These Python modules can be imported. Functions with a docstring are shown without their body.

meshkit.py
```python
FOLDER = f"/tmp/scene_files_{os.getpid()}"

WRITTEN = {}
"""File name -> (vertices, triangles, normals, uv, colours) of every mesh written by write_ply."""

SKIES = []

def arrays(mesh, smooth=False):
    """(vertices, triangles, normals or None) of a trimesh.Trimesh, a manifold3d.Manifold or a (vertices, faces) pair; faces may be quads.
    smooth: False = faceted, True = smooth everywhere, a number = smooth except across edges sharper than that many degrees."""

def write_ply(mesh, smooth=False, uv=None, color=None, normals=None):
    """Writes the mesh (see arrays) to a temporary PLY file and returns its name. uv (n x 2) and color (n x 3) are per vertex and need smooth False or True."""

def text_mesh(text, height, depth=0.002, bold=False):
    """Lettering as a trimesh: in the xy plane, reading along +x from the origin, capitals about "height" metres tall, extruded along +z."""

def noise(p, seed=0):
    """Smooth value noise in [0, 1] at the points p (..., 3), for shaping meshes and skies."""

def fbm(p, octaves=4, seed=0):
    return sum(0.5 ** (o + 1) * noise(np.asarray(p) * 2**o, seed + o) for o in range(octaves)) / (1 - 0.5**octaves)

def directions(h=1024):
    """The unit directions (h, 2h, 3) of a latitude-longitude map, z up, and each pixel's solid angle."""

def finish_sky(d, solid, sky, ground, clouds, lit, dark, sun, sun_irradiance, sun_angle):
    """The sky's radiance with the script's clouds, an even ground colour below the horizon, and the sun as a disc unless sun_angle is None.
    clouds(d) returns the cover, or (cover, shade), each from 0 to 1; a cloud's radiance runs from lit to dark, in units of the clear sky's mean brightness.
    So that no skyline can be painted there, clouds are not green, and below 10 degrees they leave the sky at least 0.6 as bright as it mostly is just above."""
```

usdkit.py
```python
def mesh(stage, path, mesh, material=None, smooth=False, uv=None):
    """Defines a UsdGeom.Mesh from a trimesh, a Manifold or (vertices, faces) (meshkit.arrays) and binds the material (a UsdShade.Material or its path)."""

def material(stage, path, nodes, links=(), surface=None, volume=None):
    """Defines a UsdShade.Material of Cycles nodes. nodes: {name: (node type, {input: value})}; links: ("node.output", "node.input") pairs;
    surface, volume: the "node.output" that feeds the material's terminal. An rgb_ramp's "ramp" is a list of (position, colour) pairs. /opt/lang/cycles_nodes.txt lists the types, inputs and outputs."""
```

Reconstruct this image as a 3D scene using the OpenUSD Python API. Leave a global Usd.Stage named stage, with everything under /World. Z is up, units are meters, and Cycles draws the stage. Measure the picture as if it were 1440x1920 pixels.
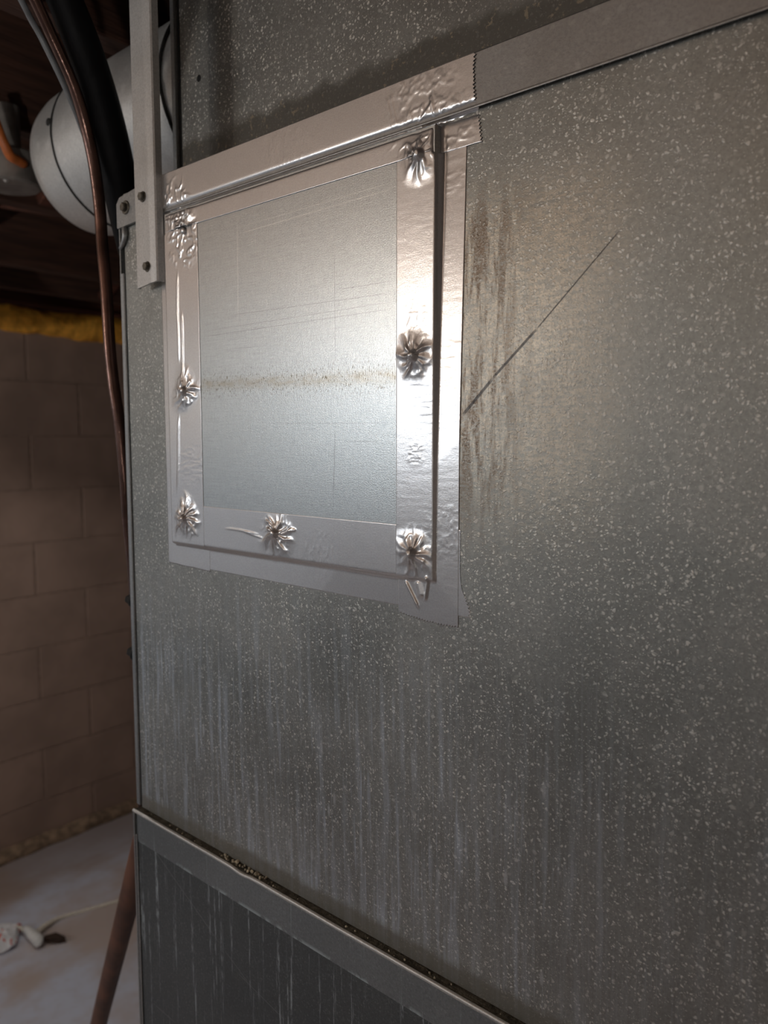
import math, random, re
import numpy as np, trimesh, usdkit
from scipy.ndimage import gaussian_filter
from meshkit import fbm
from pxr import Usd, UsdGeom, UsdLux, UsdShade, Gf, Sdf, Vt

stage = Usd.Stage.CreateInMemory()
UsdGeom.SetStageUpAxis(stage, 'Z'); UsdGeom.SetStageMetersPerUnit(stage, 1.0)
W = UsdGeom.Xform.Define(stage, '/World')
UsdGeom.Scope.Define(stage, '/World/Looks')

# ------------------------------------------------------------------ camera, light, exposure
FPX = 1440.0                                   # focal length in pixels of the 1440 wide picture
CAM = np.array([0.0, -0.47, 1.64])
PITCH = math.atan(137 / FPX); YAW = math.atan(1675 / FPX * math.cos(PITCH))
CF = np.array([-math.cos(YAW) * math.cos(PITCH), math.sin(YAW) * math.cos(PITCH), -math.sin(PITCH)])
CR = np.array([math.sin(YAW), math.cos(YAW), 0.0]); CU = np.cross(CR, CF)
cam = UsdGeom.Camera.Define(stage, '/World/camera')
cam.AddTransformOp().Set(Gf.Matrix4d(*CR, 0, *CU, 0, *(-CF), 0, *CAM, 1))
cam.CreateHorizontalApertureAttr(36.0); cam.CreateVerticalApertureAttr(48.0); cam.CreateFocalLengthAttr(36.0 * FPX / 1440)
cam.CreateClippingRangeAttr(Gf.Vec2f(0.01, 50)); cam.CreateFStopAttr(9.5); cam.CreateFocusDistanceAttr(0.60)
cam.CreateExposureAttr(2.92)

WIN_X0, WIN_X1, WIN_Z0, WIN_Z1, BACK_Y = -2.70, -1.72, 1.62, 2.12, -2.45   # unseen window behind the camera, placed to light the sheet and foil
win = UsdLux.RectLight.Define(stage, '/World/unseen_window_light')
win.CreateWidthAttr(WIN_X1 - WIN_X0 - 0.06); win.CreateHeightAttr(WIN_Z1 - WIN_Z0 - 0.06)
win.CreateIntensityAttr(.70); win.CreateColorAttr(Gf.Vec3f(0.91, 0.99, 1.08))
win.AddTransformOp().Set(Gf.Matrix4d(1, 0, 0, 0, 0, 0, 1, 0, 0, -1, 0, 0, (WIN_X0 + WIN_X1) / 2, BACK_Y - 0.02, (WIN_Z0 + WIN_Z1) / 2, 1))  # faces +y
BULB = (-1.62, -1.75, 2.02); BULB_POWER = 1.8  # unseen warm bulb, placed to light the cover and the sheet beside it

def ray(px, py):
    return CF + CR * (px - 720) / FPX + CU * (960 - py) / FPX
def on(px, py, y=None, x=None, z=None):
    """The point where the surface y=, x= or z= constant appears at this pixel of the photograph."""
    r = ray(px, py)
    a, v = (1, y) if y is not None else (0, x) if x is not None else (2, z)
    return CAM + r * (v - CAM[a]) / r[a]

# ------------------------------------------------------------------ helpers: prims
used = {}
def path_of(name, parent=None):
    base = parent.GetPath().pathString if parent is not None else '/World'
    k = (base, name); n = used.get(k, 0); used[k] = n + 1
    return f'{base}/{name}' + (f'_{n:03d}' if n else '')
def tag(p, label=None, cat=None, group=None, kind=None):
    p = p.GetPrim()
    for k, v in (('label', label), ('category', cat), ('group', group), ('kind', kind)):
        if v: p.SetCustomDataByKey(k, v)
    return p
def thing(name, label=None, cat=None, group=None, kind=None):
    return tag(UsdGeom.Xform.Define(stage, path_of(name)), label, cat, group, kind)
def obj(name, mesh, mat, parent=None, smooth=35, label=None):
    p = usdkit.mesh(stage, path_of(name, parent), mesh, mat, smooth=smooth).GetPrim()
    if label: p.SetCustomDataByKey('label', label)
    return p

# ------------------------------------------------------------------ helpers: shapes
def cat(*ms): return trimesh.util.concatenate([m for m in ms])
def box(x0, x1, y0, y1, z0, z1, b=0.0):
    if b <= 0:
        m = trimesh.creation.box((x1 - x0, y1 - y0, z1 - z0)); m.apply_translation(((x0 + x1) / 2, (y0 + y1) / 2, (z0 + z1) / 2)); return m
    pts = []
    for x, sx in ((x0, 1), (x1, -1)):
        for y, sy in ((y0, 1), (y1, -1)):
            for z, sz in ((z0, 1), (z1, -1)):
                pts += [(x, y + sy * b, z + sz * b), (x + sx * b, y, z + sz * b), (x + sx * b, y + sy * b, z)]
    return trimesh.convex.convex_hull(np.array(pts))
def tube(pts, r, n=20, sub=10, cap=True):
    """A round tube swept along a smooth curve through the points; r may be one radius per point."""
    P = np.asarray(pts, float); rr = np.full(len(P), r, float) if np.ndim(r) == 0 else np.asarray(r, float)
    if len(P) > 2 and sub > 1:
        from scipy.interpolate import PchipInterpolator
        t = np.r_[0, np.cumsum(np.linalg.norm(np.diff(P, axis=0), axis=1))]
        s = np.linspace(0, t[-1], sub * (len(P) - 1) + 1)
        P2 = PchipInterpolator(t, P)(s); rr = np.interp(s, t, rr); P = P2
        P[1:-1] = (P[:-2] + 2 * P[1:-1] + P[2:]) / 4
    T = np.gradient(P, axis=0); T /= np.linalg.norm(T, axis=1, keepdims=True)
    up = np.array([0, 0, 1.0]) if abs(T[0][2]) < 0.9 else np.array([0, 1.0, 0])
    N = []; u = np.cross(T[0], up); u /= np.linalg.norm(u)
    for k in range(len(P)):
        u = u - T[k] * (u @ T[k]); u /= np.linalg.norm(u); N.append(u)
    N = np.array(N); B = np.cross(T, N)
    a = np.linspace(0, 2 * math.pi, n, endpoint=False)
    V = (P[:, None] + rr[:, None, None] * (np.cos(a)[None, :, None] * N[:, None] + np.sin(a)[None, :, None] * B[:, None])).reshape(-1, 3)
    F = []
    for k in range(len(P) - 1):
        for j in range(n):
            a0, a1 = k * n + j, k * n + (j + 1) % n
            F += [(a0, a1, a1 + n), (a0, a1 + n, a0 + n)]
    if cap:
        V = np.vstack([V, P[0], P[-1]]); c0, c1 = len(V) - 2, len(V) - 1; e = (len(P) - 1) * n
        for j in range(n):
            F += [(c0, (j + 1) % n, j), (c1, e + j, e + (j + 1) % n)]
    m = trimesh.Trimesh(V, np.array(F), process=False); m.fix_normals(); return m
def lathe(profile, axis, at, n=40):
    """Revolves (radius, height) pairs about the axis (a unit vector) standing at the point."""
    m = trimesh.creation.revolve(np.array(profile, float), sections=n)
    m.apply_transform(trimesh.geometry.align_vectors([0, 0, 1], axis)); m.apply_translation(at); m.fix_normals(); return m
def hexhead(at, axis, r, h, turn=0.3, washer=1.45):
    w = lathe([(0, 0), (r * washer, 0), (r * washer, h * .18), (r * washer * .9, h * .28), (0, h * .28)], [0, 0, 1], (0, 0, 0), 24)
    a = np.arange(6) * math.pi / 3 + turn
    ring = lambda s, z: np.c_[np.cos(a) * r * s, np.sin(a) * r * s, np.full(6, z)]
    hx = trimesh.convex.convex_hull(np.vstack([ring(1, h * .2), ring(1, h * .85), ring(.82, h)]))
    m = cat(w, hx); m.apply_transform(trimesh.geometry.align_vectors([0, 0, 1], axis)); m.apply_translation(at); return m
def grid(X, Y, Z, skirt=None):
    """A surface from 2-D arrays; skirt (dx,dy,dz) closes the border with a narrow rim going that way."""
    h, w = X.shape
    V = np.stack([X, Y, Z], -1).reshape(-1, 3); i = np.arange(h * w).reshape(h, w)
    F = np.vstack([np.stack([i[:-1, :-1], i[:-1, 1:], i[1:, 1:]], -1).reshape(-1, 3), np.stack([i[:-1, :-1], i[1:, 1:], i[1:, :-1]], -1).reshape(-1, 3)])
    if skirt is not None:
        loop = np.r_[i[0, :], i[1:, -1], i[-1, -2::-1], i[-2:0:-1, 0]]
        n0 = len(V); V = np.vstack([V, V[loop] + np.asarray(skirt)]); L = len(loop); j = np.arange(L); k = (j + 1) % L
        F = np.vstack([F, np.c_[loop[j], n0 + j, n0 + k], np.c_[loop[j], n0 + k, loop[k]]])
    return trimesh.Trimesh(V, F, process=False)
def sstep(x, a, b):
    t = np.clip((x - a) / (b - a), 0, 1); return t * t * (3 - 2 * t)

# ------------------------------------------------------------------ helpers: materials
class Ref:
    def __init__(s, name): s.name = name
class G:
    def __init__(s): s.n, s.l = {}, []
    def __call__(s, kind, out=None, **inp):
        name = f'n{len(s.n)}'; vals = {}
        for k, v in inp.items():
            if isinstance(v, Ref): s.l.append((v.name, f'{name}.{k}'))
            else: vals[k] = v
        s.n[name] = (kind, vals)
        return Ref(f'{name}.{out}') if out else name
    def math(s, op, a, b=0.0, c=0.0, clamp=False):
        return s('math', 'value', math_type=op, value1=a, value2=b, value3=c, **({'use_clamp': True} if clamp else {}))
    def add(s, a, b): return s.math('add', a, b)
    def mul(s, a, b): return s.math('multiply', a, b)
    def sub(s, a, b): return s.math('subtract', a, b)
    def mix(s, f, a, b): return s('mix', 'color', mix_type='mix', fac=f, color1=a, color2=b)
    def rng(s, v, a, b, c=0.0, d=1.0): return s('map_range', 'result', range_type='smoothstep', value=v, from_min=a, from_max=b, to_min=c, to_max=d, clamp=True)
    def pos(s):
        if not hasattr(s, '_p'):
            s._p = s('geometry', 'position'); x = s('separate_xyz', vector=s._p); s.x, s.y, s.z = (Ref(f'{x}.{k}') for k in 'xyz')
        return s._p
    def scaled(s, v, sc): return s('mapping', 'vector', mapping_type='point', vector=v, scale=sc)
    def noise(s, v, scale, detail=3.0, rough=0.55, dist=0.0): return s('noise_texture', 'fac', vector=v, scale=scale, detail=detail, roughness=rough, distortion=dist)
    def bump(s, h, dist, strength=1.0): return s('bump', 'normal', height=h, distance=dist, strength=strength)
    def seg(s, a, b, w, fade=0.0):
        """1 on the line from a to b (x, z in metres) of half width w, else 0."""
        s.pos(); dx, dz = b[0] - a[0], b[1] - a[1]; L = math.hypot(dx, dz); ux, uz = dx / L, dz / L
        d = s.math('absolute', s.math('multiply_add', s.x, uz, s.math('multiply_add', s.z, -ux, a[1] * ux - a[0] * uz)))
        t = s.math('multiply_add', s.x, ux, s.math('multiply_add', s.z, uz, -a[0] * ux - a[1] * uz))
        m = s.rng(d, w * .6, w * 1.3, 1, 0)
        return s.mul(m, s.mul(s.rng(t, -.001, .006 + fade), s.rng(t, L - .006 - fade, L + .001, 1, 0)))
    def done(s, name, **kw):
        p = s('principled_bsdf', **kw)
        return usdkit.material(stage, f'/World/Looks/{name}', s.n, s.l, surface=f'{p}.BSDF')
def plain(name, color, rough=0.6, metal=0.0, var=0.12, scale=40.0, bump=0.0, bscale=300.0, stretch=(1, 1, 1), spec=0.5):
    g = G(); p = g.scaled(g.pos(), stretch); n = g.noise(p, scale, 4)
    c = np.array(color); kw = {}
    col = g.mix(g.rng(n, .3, .7), tuple(c * (1 - var)), tuple(c * (1 + var)))
    if bump: kw['normal'] = g.bump(g.noise(p, bscale, 3), bump)
    return g.done(name, base_color=col, roughness=rough, metallic=metal, specular_ior_level=spec, **kw)

# key places on the plenum, in metres (x along the sheet, z up)
PX0, PX1 = -0.7902, -0.0045                                      # the plenum face
CX, CZ = -0.3974, 1.5793                                         # where the two cross-break creases meet
LEDGE, STRIP0, STRIP1 = 1.2090, 1.8700, 1.9075                    # seam at the bottom, flange strip at the top
STRIP_H, COVER_H, BREAK_H = 0.005, 0.0098, 0.0082
KX0, KX1, KZ0, KZ1 = -0.6915, -0.3475, 1.5320, 1.8665              # the access cover

def cross_break(x, z):
    return BREAK_H * np.clip(np.minimum(np.minimum((x - PX0) / (CX - PX0), (PX1 - x) / (PX1 - CX)), np.minimum((z - LEDGE) / (CZ - LEDGE), (STRIP1 - z) / (STRIP1 - CZ))), 0, 1)

def galvanised(name, dark, light, fleck, fleck_amt=0.5, features=None, rough=0.42, metal=0.75, fscale=330.0):
    """Aged galvanised sheet: two zinc greys, small pale spangle flecks, grain; features(g, colour, rough) adds the wear of one sheet."""
    g = G(); p = g.pos()
    big = g.noise(p, 7.0, 5, .6); fine = g.noise(p, 420.0, 3, .7)
    col = g.mix(g.rng(big, .3, .7), dark, light)
    col = g.mix(g.rng(fine, .35, .75, 0, .55), col, tuple(np.array(dark) * .72))
    wob = g('noise_texture', 'color', vector=p, scale=160.0, detail=2.0)
    q = g('vector_math', 'vector', vector_math_type='add') if False else g('mix', 'color', mix_type='add', fac=.006, color1=p, color2=wob)
    dens = g.rng(g.noise(p, 11.0, 4, .6), .15, .65)
    total = None
    for sc, cut, amt in ((fscale, .40, 1.0), (fscale * .6, .82, 1.0), (fscale * 1.9, .45, .65)):
        v = g('voronoi_texture', vector=q, scale=sc, randomness=1.0)
        d, c = Ref(f'{v}.distance'), Ref(f'{v}.color')
        r = Ref(f"{g('separate_color', color=c)}.r")
        spot = g.mul(g.rng(d, .18, .42, 1, 0), g.rng(r, cut, cut + .25, 0, amt))
        total = spot if total is None else g.math('maximum', total, spot)
    spots = g.mul(total, g.math('multiply_add', dens, fleck_amt * .75, fleck_amt * .25))
    col = g.mix(spots, col, fleck)
    ro = g.add(g.rng(big, .3, .7, rough - .05, rough + .06), g.mul(spots, .15))
    if features: col, ro = features(g, col, ro)
    h = g.add(g.mul(fine, .35), g.mul(spots, .5))
    return g.done(name, base_color=col, roughness=ro, metallic=metal, normal=g.bump(h, .0004, .6))

def P2(px, py, y=0.0):
    q = on(px, py, y=y); return (q[0], q[2])

def front_wear(g, col, ro):
    p = g.pos()
    # rust-brown drag marks beside the cover
    mx = g.mul(g.rng(g.x, -.335, -.30), g.rng(g.x, -.27, -.19, 1, 0)); mz = g.mul(g.rng(g.z, 1.53, 1.64), g.rng(g.z, 1.78, 1.84, 1, 0))
    area = g.mul(g.rng(g.x, -.25, -.18, 1, 0), mz)
    area = g.mul(area, g.rng(g.x, -.36, -.33))
    gr = g.noise(p, 620.0, 3, .7); hs = g.noise(g.scaled(p, (110, 1, 330)), 1.0, 4, .7); vs = g.noise(g.scaled(p, (120, 1, 16)), 1.0, 4, .65)
    tan_ = g.mul(area, g.mul(g.rng(hs, .40, .55, .25, .8), g.rng(gr, .36, .58, .2, 1)))
    col = g.mix(tan_, col, (.66, .59, .48))
    brown = g.mul(g.mul(area, g.rng(g.x, -.305, -.262, 1, .12)), g.mul(g.rng(vs, .44, .56), g.mul(g.rng(hs, .34, .50), g.rng(gr, .38, .55, .3, 1))))
    col = g.mix(g.mul(brown, .9), col, (.16, .115, .082))
    tick = g.mul(area, g.rng(g.noise(g.scaled(p, (190, 1, 900)), 1.0, 2, .5), .66, .72)); col = g.mix(g.mul(tick, .6), col, (.12, .11, .10))
    # vertical run-off streaks and mineral bloom on the lower half
    low = g.rng(g.add(g.z, g.mul(g.noise(p, 9.0, 4), .16)), 1.40, 1.62, 1, 0)
    st = g.noise(g.scaled(p, (150, 1, 7)), 1.0, 4, .6); st2 = g.noise(g.scaled(p, (420, 1, 16)), 1.0, 3, .6)
    bloom = g.mul(low, g.add(g.rng(st, .44, .70, 0, .75), g.rng(st2, .55, .72, 0, .45)))
    bloom = g.mul(g.math('minimum', bloom, .8), g.mul(g.rng(g.x, -.38, -.15, 1, .35), g.rng(g.noise(g.scaled(p, (22, 1, 9)), 1.0, 4, .6), .3, .6, .25, 1))); col = g.mix(bloom, col, (.66, .73, .82)); ro = g.add(ro, g.mul(bloom, .1))
    drops = g('voronoi_texture', vector=g.scaled(p, (130, 1, 34)), scale=1.0, randomness=1.0)
    dm = g.mul(g.rng(Ref(f'{drops}.distance'), .12, .3, 1, 0), g.rng(Ref(f"{g('separate_color', color=Ref(f'{drops}.color'))}.r"), .86, .95))
    col = g.mix(g.mul(g.mul(dm, low), .6), col, (.7, .73, .74))
    # dusty band along the bottom seam, wavy top
    dust = g.rng(g.add(g.z, g.mul(g.noise(p, 60.0, 3), -.012)), LEDGE + .006, LEDGE + .016, 1, 0)
    col = g.mix(g.mul(dust, .75), col, (.24, .225, .19)); ro = g.add(ro, g.mul(dust, .3))
    # dark line along the crease
    for a, b, w in (((1168, 432), (1010, 622), .0005), ((1015, 616), (930, 712), .0010), ((935, 707), (874, 782), .0012)):
        col = g.mix(g.mul(g.seg(P2(*a), P2(*b), w), .8), col, (.05, .05, .055))
    for a, b, w, c in (((1440, 120), (1300, 285), .0008, .4), ((1065, 365), (1140, 350), .0003, -.5), ((940, 1130), (938, 1700), .0006, .25), ((946, 1150), (944, 1720), .0004, .25),
                       ((1098, 1200), (1094, 1880), .0008, .3), ((1110, 1250), (1106, 1880), .0012, .22), ((1125, 1230), (1120, 1900), .0006, .3), ((1050, 1500), (1046, 1900), .0004, .3)):
        col = g.mix(g.mul(g.seg(P2(*a), P2(*b), w, .02), abs(c)), col, (.42, .43, .44) if c > 0 else (.05, .05, .05))
    # scuffs along the lower crease
    scuff = g.noise(g.scaled(g('vector_rotate', 'vector', rotate_type='y_axis', vector=p, angle=-.62), (60, 1, 420)), 1.0, 3, .6)
    m = g.mul(g.mul(g.rng(g.x, -.24, -.20), g.rng(g.x, -.13, -.10, 1, 0)), g.mul(g.rng(g.z, 1.33, 1.37), g.rng(g.z, 1.42, 1.45, 1, 0)))
    col = g.mix(g.mul(m, g.rng(scuff, .58, .7, 0, .5)), col, (.42, .42, .41))
    return col, ro

def cabinet_wear(g, col, ro):
    p = g.pos()
    st = g.noise(g.scaled(p, (170, 1, 5)), 1.0, 4, .6); br = g.noise(g.scaled(p, (320, 1, 60)), 1.0, 4, .7)
    run = g.mul(g.rng(st, .55, .66), g.rng(br, .40, .60, 0, .9))
    col = g.mix(run, col, (.52, .58, .60))
    for a, b, w in (((268, 1565), (415, 1775), .0005), ((415, 1775), (470, 1850), .0004), ((258, 1640), (276, 1660), .0005), ((285, 1880), (330, 1920), .0005), ((440, 1820), (540, 1920), .0004)):
        col = g.mix(g.mul(g.seg(P2(*a, y=-.008), P2(*b, y=-.008), w, .01), .4), col, (.4, .42, .43))
    return col, ro
def flange_wear(g, col, ro):
    p = g.pos()
    st = g.noise(g.scaled(p, (170, 1, 5)), 1.0, 4, .6)
    col = g.mix(g.rng(st, .58, .7, 0, .5), col, (.48, .54, .56))
    lime = g.mul(g.rng(g.z, LEDGE - .0365, LEDGE - .0325, 1, 0), g.rng(g.noise(p, 45.0, 4, .6), .5, .6))
    col = g.mix(g.mul(lime, .8), col, (.60, .68, .70))
    return col, ro
def upper_wear(g, col, ro):
    p = g.pos()
    z = g.add(g.z, g.mul(g.noise(p, 30.0, 4), -.03))
    d = g.rng(z, STRIP1 + .036, STRIP1 + .050, 1, 0)
    col = g.mix(g.mul(d, .7), col, (.17, .152, .125))
    crumbs = g.mul(g.rng(z, STRIP1 + .034, STRIP1 + .054, 1, 0), g.rng(g.noise(p, 160.0, 3, .6), .6, .68))
    col = g.mix(crumbs, col, (.42, .36, .27))
    return col, g.add(ro, g.mul(d, .25))

M = {}
M['front'] = galvanised('zinc_front', (.31, .318, .298), (.41, .415, .393), (.88, .87, .82), .85, front_wear, rough=.40)
M['upper'] = galvanised('zinc_upper', (.27, .268, .248), (.36, .355, .33), (.84, .82, .76), .95, upper_wear, rough=.5, fscale=270.)
M['cabinet'] = galvanised('zinc_cabinet', (.12, .132, .134), (.165, .177, .179), (.45, .48, .48), .25, cabinet_wear, rough=.5)
M['flange'] = galvanised('zinc_flange', (.24, .262, .268), (.31, .33, .337), (.5, .53, .54), .3, flange_wear, rough=.45)
M['strip'] = galvanised('zinc_strip', (.33, .325, .315), (.40, .395, .385), (.62, .60, .57), .25, None, rough=.4, fscale=120.)
M['edge'] = galvanised('zinc_edge', (.34, .35, .35), (.42, .43, .43), (.62, .62, .6), .4, None, rough=.4)
M['strap'] = galvanised('zinc_strap', (.60, .59, .565), (.70, .69, .67), (.84, .83, .80), .5, None, rough=.45, metal=.6, fscale=420.)
M['duct'] = galvanised('zinc_duct', (.66, .66, .64), (.78, .78, .76), (.86, .85, .83), .4, None, rough=.42, metal=.6, fscale=60.)
M['seam'] = plain('dark_seam', (.02, .019, .018), .8)
M['dirt'] = plain('dusty_ledge', (.10, .088, .065), .95, var=.5, scale=120, bump=.002, bscale=400)
M['bolt'] = plain('bolt_steel', (.16, .145, .12), .45, .8, var=.4, scale=300)
M['grit'] = plain('dry_grit', (.58, .51, .38), .95, var=.4, scale=200)

def cover_mat():
    g = G(); p = g.pos()
    vert = g.noise(g.scaled(p, (1400, 1, 90)), 1.0, 3, .6); horiz = g.noise(g.scaled(p, (30, 1, 1500)), 1.0, 2, .5); mott = g.noise(p, 900.0, 2, .6)
    col = g.mix(g.rng(vert, .3, .7), (.50, .525, .525), (.60, .62, .617))
    col = g.mix(g.rng(mott, .45, .7, 0, .35), col, (.32, .335, .33))
    # faint stain line with fine pits across the middle
    a, b = P2(380, 722, -.009), P2(745, 705, -.009); k = (b[1] - a[1]) / (b[0] - a[0])
    dz = g.math('absolute', g.sub(g.z, g.math('multiply_add', g.x, k, a[1] - k * a[0])))
    soft = g.mul(g.rng(dz, .0, .009, 1, 0), g.rng(g.noise(g.scaled(p, (60, 1, 200)), 1.0, 3), .3, .7, .2, .7))
    col = g.mix(g.mul(soft, .8), col, (.36, .30, .19))
    pits = g.mul(g.rng(dz, .004, .022, 1, 0), g.rng(g.noise(g.scaled(p, (900, 1, 280)), 1.0, 3, .65), .56, .63))
    col = g.mix(g.mul(pits, .9), col, (.13, .10, .06))
    pits2 = g.rng(g.noise(p, 520.0, 2, .5), .74, .78); col = g.mix(g.mul(pits2, .5), col, (.2, .19, .17))
    for q, r_, w, c in (((446, 402), (448, 610), .0007, 1), ((445, 440), (745, 352), .0005, 1), ((445, 428), (745, 340), .0003, 1), ((640, 480), (700, 420), .0003, 1),
                        ((380, 632), (745, 578), .0003, 0), ((380, 622), (745, 565), .00025, 0), ((430, 592), (745, 548), .0003, 0), ((630, 544), (745, 526), .0004, 0),
                        ((628, 440), (630, 690), .0003, 0), ((630, 790), (626, 950), .0006, 0), ((640, 827), (721, 828), .0004, 0), ((430, 655), (495, 649), .0003, 0), ((520, 794), (745, 793), .0002, 0), ((380, 960), (745, 998), .0001, 0)):
        col = g.mix(g.mul(g.seg(P2(*q, y=-.009), P2(*r_, y=-.009), w, .015), .45), col, (.82, .82, .8) if c else (.25, .25, .24))
    ro = g.rng(horiz, .3, .7, .29, .31)
    return g.done('cover_zinc', base_color=col, roughness=ro, metallic=.95, normal=g.bump(g.add(g.mul(vert, .5), g.mul(mott, .8)), .00016, .7))
M['cover'] = cover_mat()
def foil_mat():
    g = G(); p = g.pos()
    n = g.noise(p, 700.0, 3, .6); big = g.noise(p, 60.0, 3, .5)
    cross = g.add(g.noise(g.scaled(p, (1600, 1, 160)), 1.0, 2), g.noise(g.scaled(p, (160, 1, 1600)), 1.0, 2))
    col = g.mix(g.rng(n, .3, .7), (.70, .685, .68), (.78, .77, .765))
    return g.done('aluminium_foil', base_color=col, roughness=.245, metallic=.80, normal=g.bump(g.add(g.mul(n, .6), g.mul(cross, .35)), .00012, .6))
M['foil'] = foil_mat()
M['black'] = plain('black_rubber', (.005, .005, .006), .55, var=.3, scale=60, bump=.0006, bscale=120, spec=.15)
M['copper'] = plain('aged_copper', (.15, .085, .068), .22, .85, var=.35, scale=30, bump=.0002, bscale=200)
M['wire'] = plain('grey_sheath', (.20, .21, .22), .35, var=.2, scale=60)
M['orange'] = plain('orange_sheath', (.55, .15, .035), .45, var=.15, scale=60)
M['can'] = plain('dull_can', (.24, .22, .20), .5, .4, var=.25, scale=30)
M['joist'] = plain('joist_wood', (.062, .026, .016), .75, var=.35, scale=6, stretch=(12, 1, 12), bump=.002, bscale=20)
M['pine'] = plain('unseen_pale_wood', (.60, .48, .40), .7, var=.12, scale=6, stretch=(12, 1, 12))  # rear timber out of view, kept pale to brighten the foil reflection
M['rim'] = plain('rim_wood', (.10, .032, .017), .75, var=.35, scale=6, stretch=(12, 1, 12))
M['deck'] = plain('subfloor_board', (.030, .015, .010), .8, var=.3, scale=8, stretch=(1, 8, 1))
M['block'] = plain('painted_block', (.33, .225, .175), .85, var=.14, scale=5, bump=.0015, bscale=160)
M['mortar'] = plain('block_mortar', (.29, .20, .155), .9, var=.15, scale=40)
M['plaster'] = plain('back_wall_paint', (.74, .70, .66), .9, var=.06, scale=4)
M['unseen_grey'] = plain('unseen_wall_grey', (.54, .60, .68), .85, var=.06, scale=4)  # lower walls out of view, grey chosen to cool the foil reflection
M['foam'] = plain('orange_foam', (.86, .40, .05), .8, var=.25, scale=30, bump=.004, bscale=60)
M['crumble'] = plain('tan_crumble', (.25, .17, .11), .95, var=.4, scale=40, bump=.004, bscale=80)
M['white'] = plain('white_paint', (.7, .69, .66), .5)
M['rod'] = plain('rust_brown', (.13, .05, .025), .55, var=.45, scale=25, stretch=(1, 1, .3))
M['bark'] = plain('dark_bark', (.05, .028, .017), .85, var=.4, scale=60)
M['string'] = plain('grey_string', (.72, .66, .56), .9, var=.2, scale=200)

def floor_mat():
    g = G(); p = g.pos()
    n = g.noise(g.scaled(p, (1, .6, 1)), 2.4, 5, .55); s = g.noise(p, 30.0, 4, .6)
    worn = g.rng(n, .42, .58)
    col = g.mix(worn, (.52, .43, .39), (.61, .64, .74)); col = g.mix(g.rng(s, .4, .75, 0, .3), col, (.45, .38, .34))
    edge = g.rng(g.add(g.x, g.mul(n, .5)), -2.6, -2.25, 1, 0); col = g.mix(g.mul(edge, .75), col, (.26, .19, .15))  # shadow near the left wall is painted into the floor colour
    return g.done('floor_concrete', base_color=col, roughness=.55, normal=g.bump(s, .002, .4))
M['floor'] = floor_mat()
def paper_mat():
    g = G(); p = g.pos()
    n = g.noise(p, 42.0, 2, .5)
    return g.done('printed_paper', base_color=g.mix(g.rng(n, .62, .65), (.78, .77, .78), (.62, .10, .06)), roughness=.6)
M['paper'] = paper_mat()
g = G(); e = g('emission', color=(1.0, .87, .73), strength=BULB_POWER * 10)
M['bulb'] = usdkit.material(stage, '/World/Looks/bulb_glow', g.n, g.l, surface=f'{e}.emission')

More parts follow.
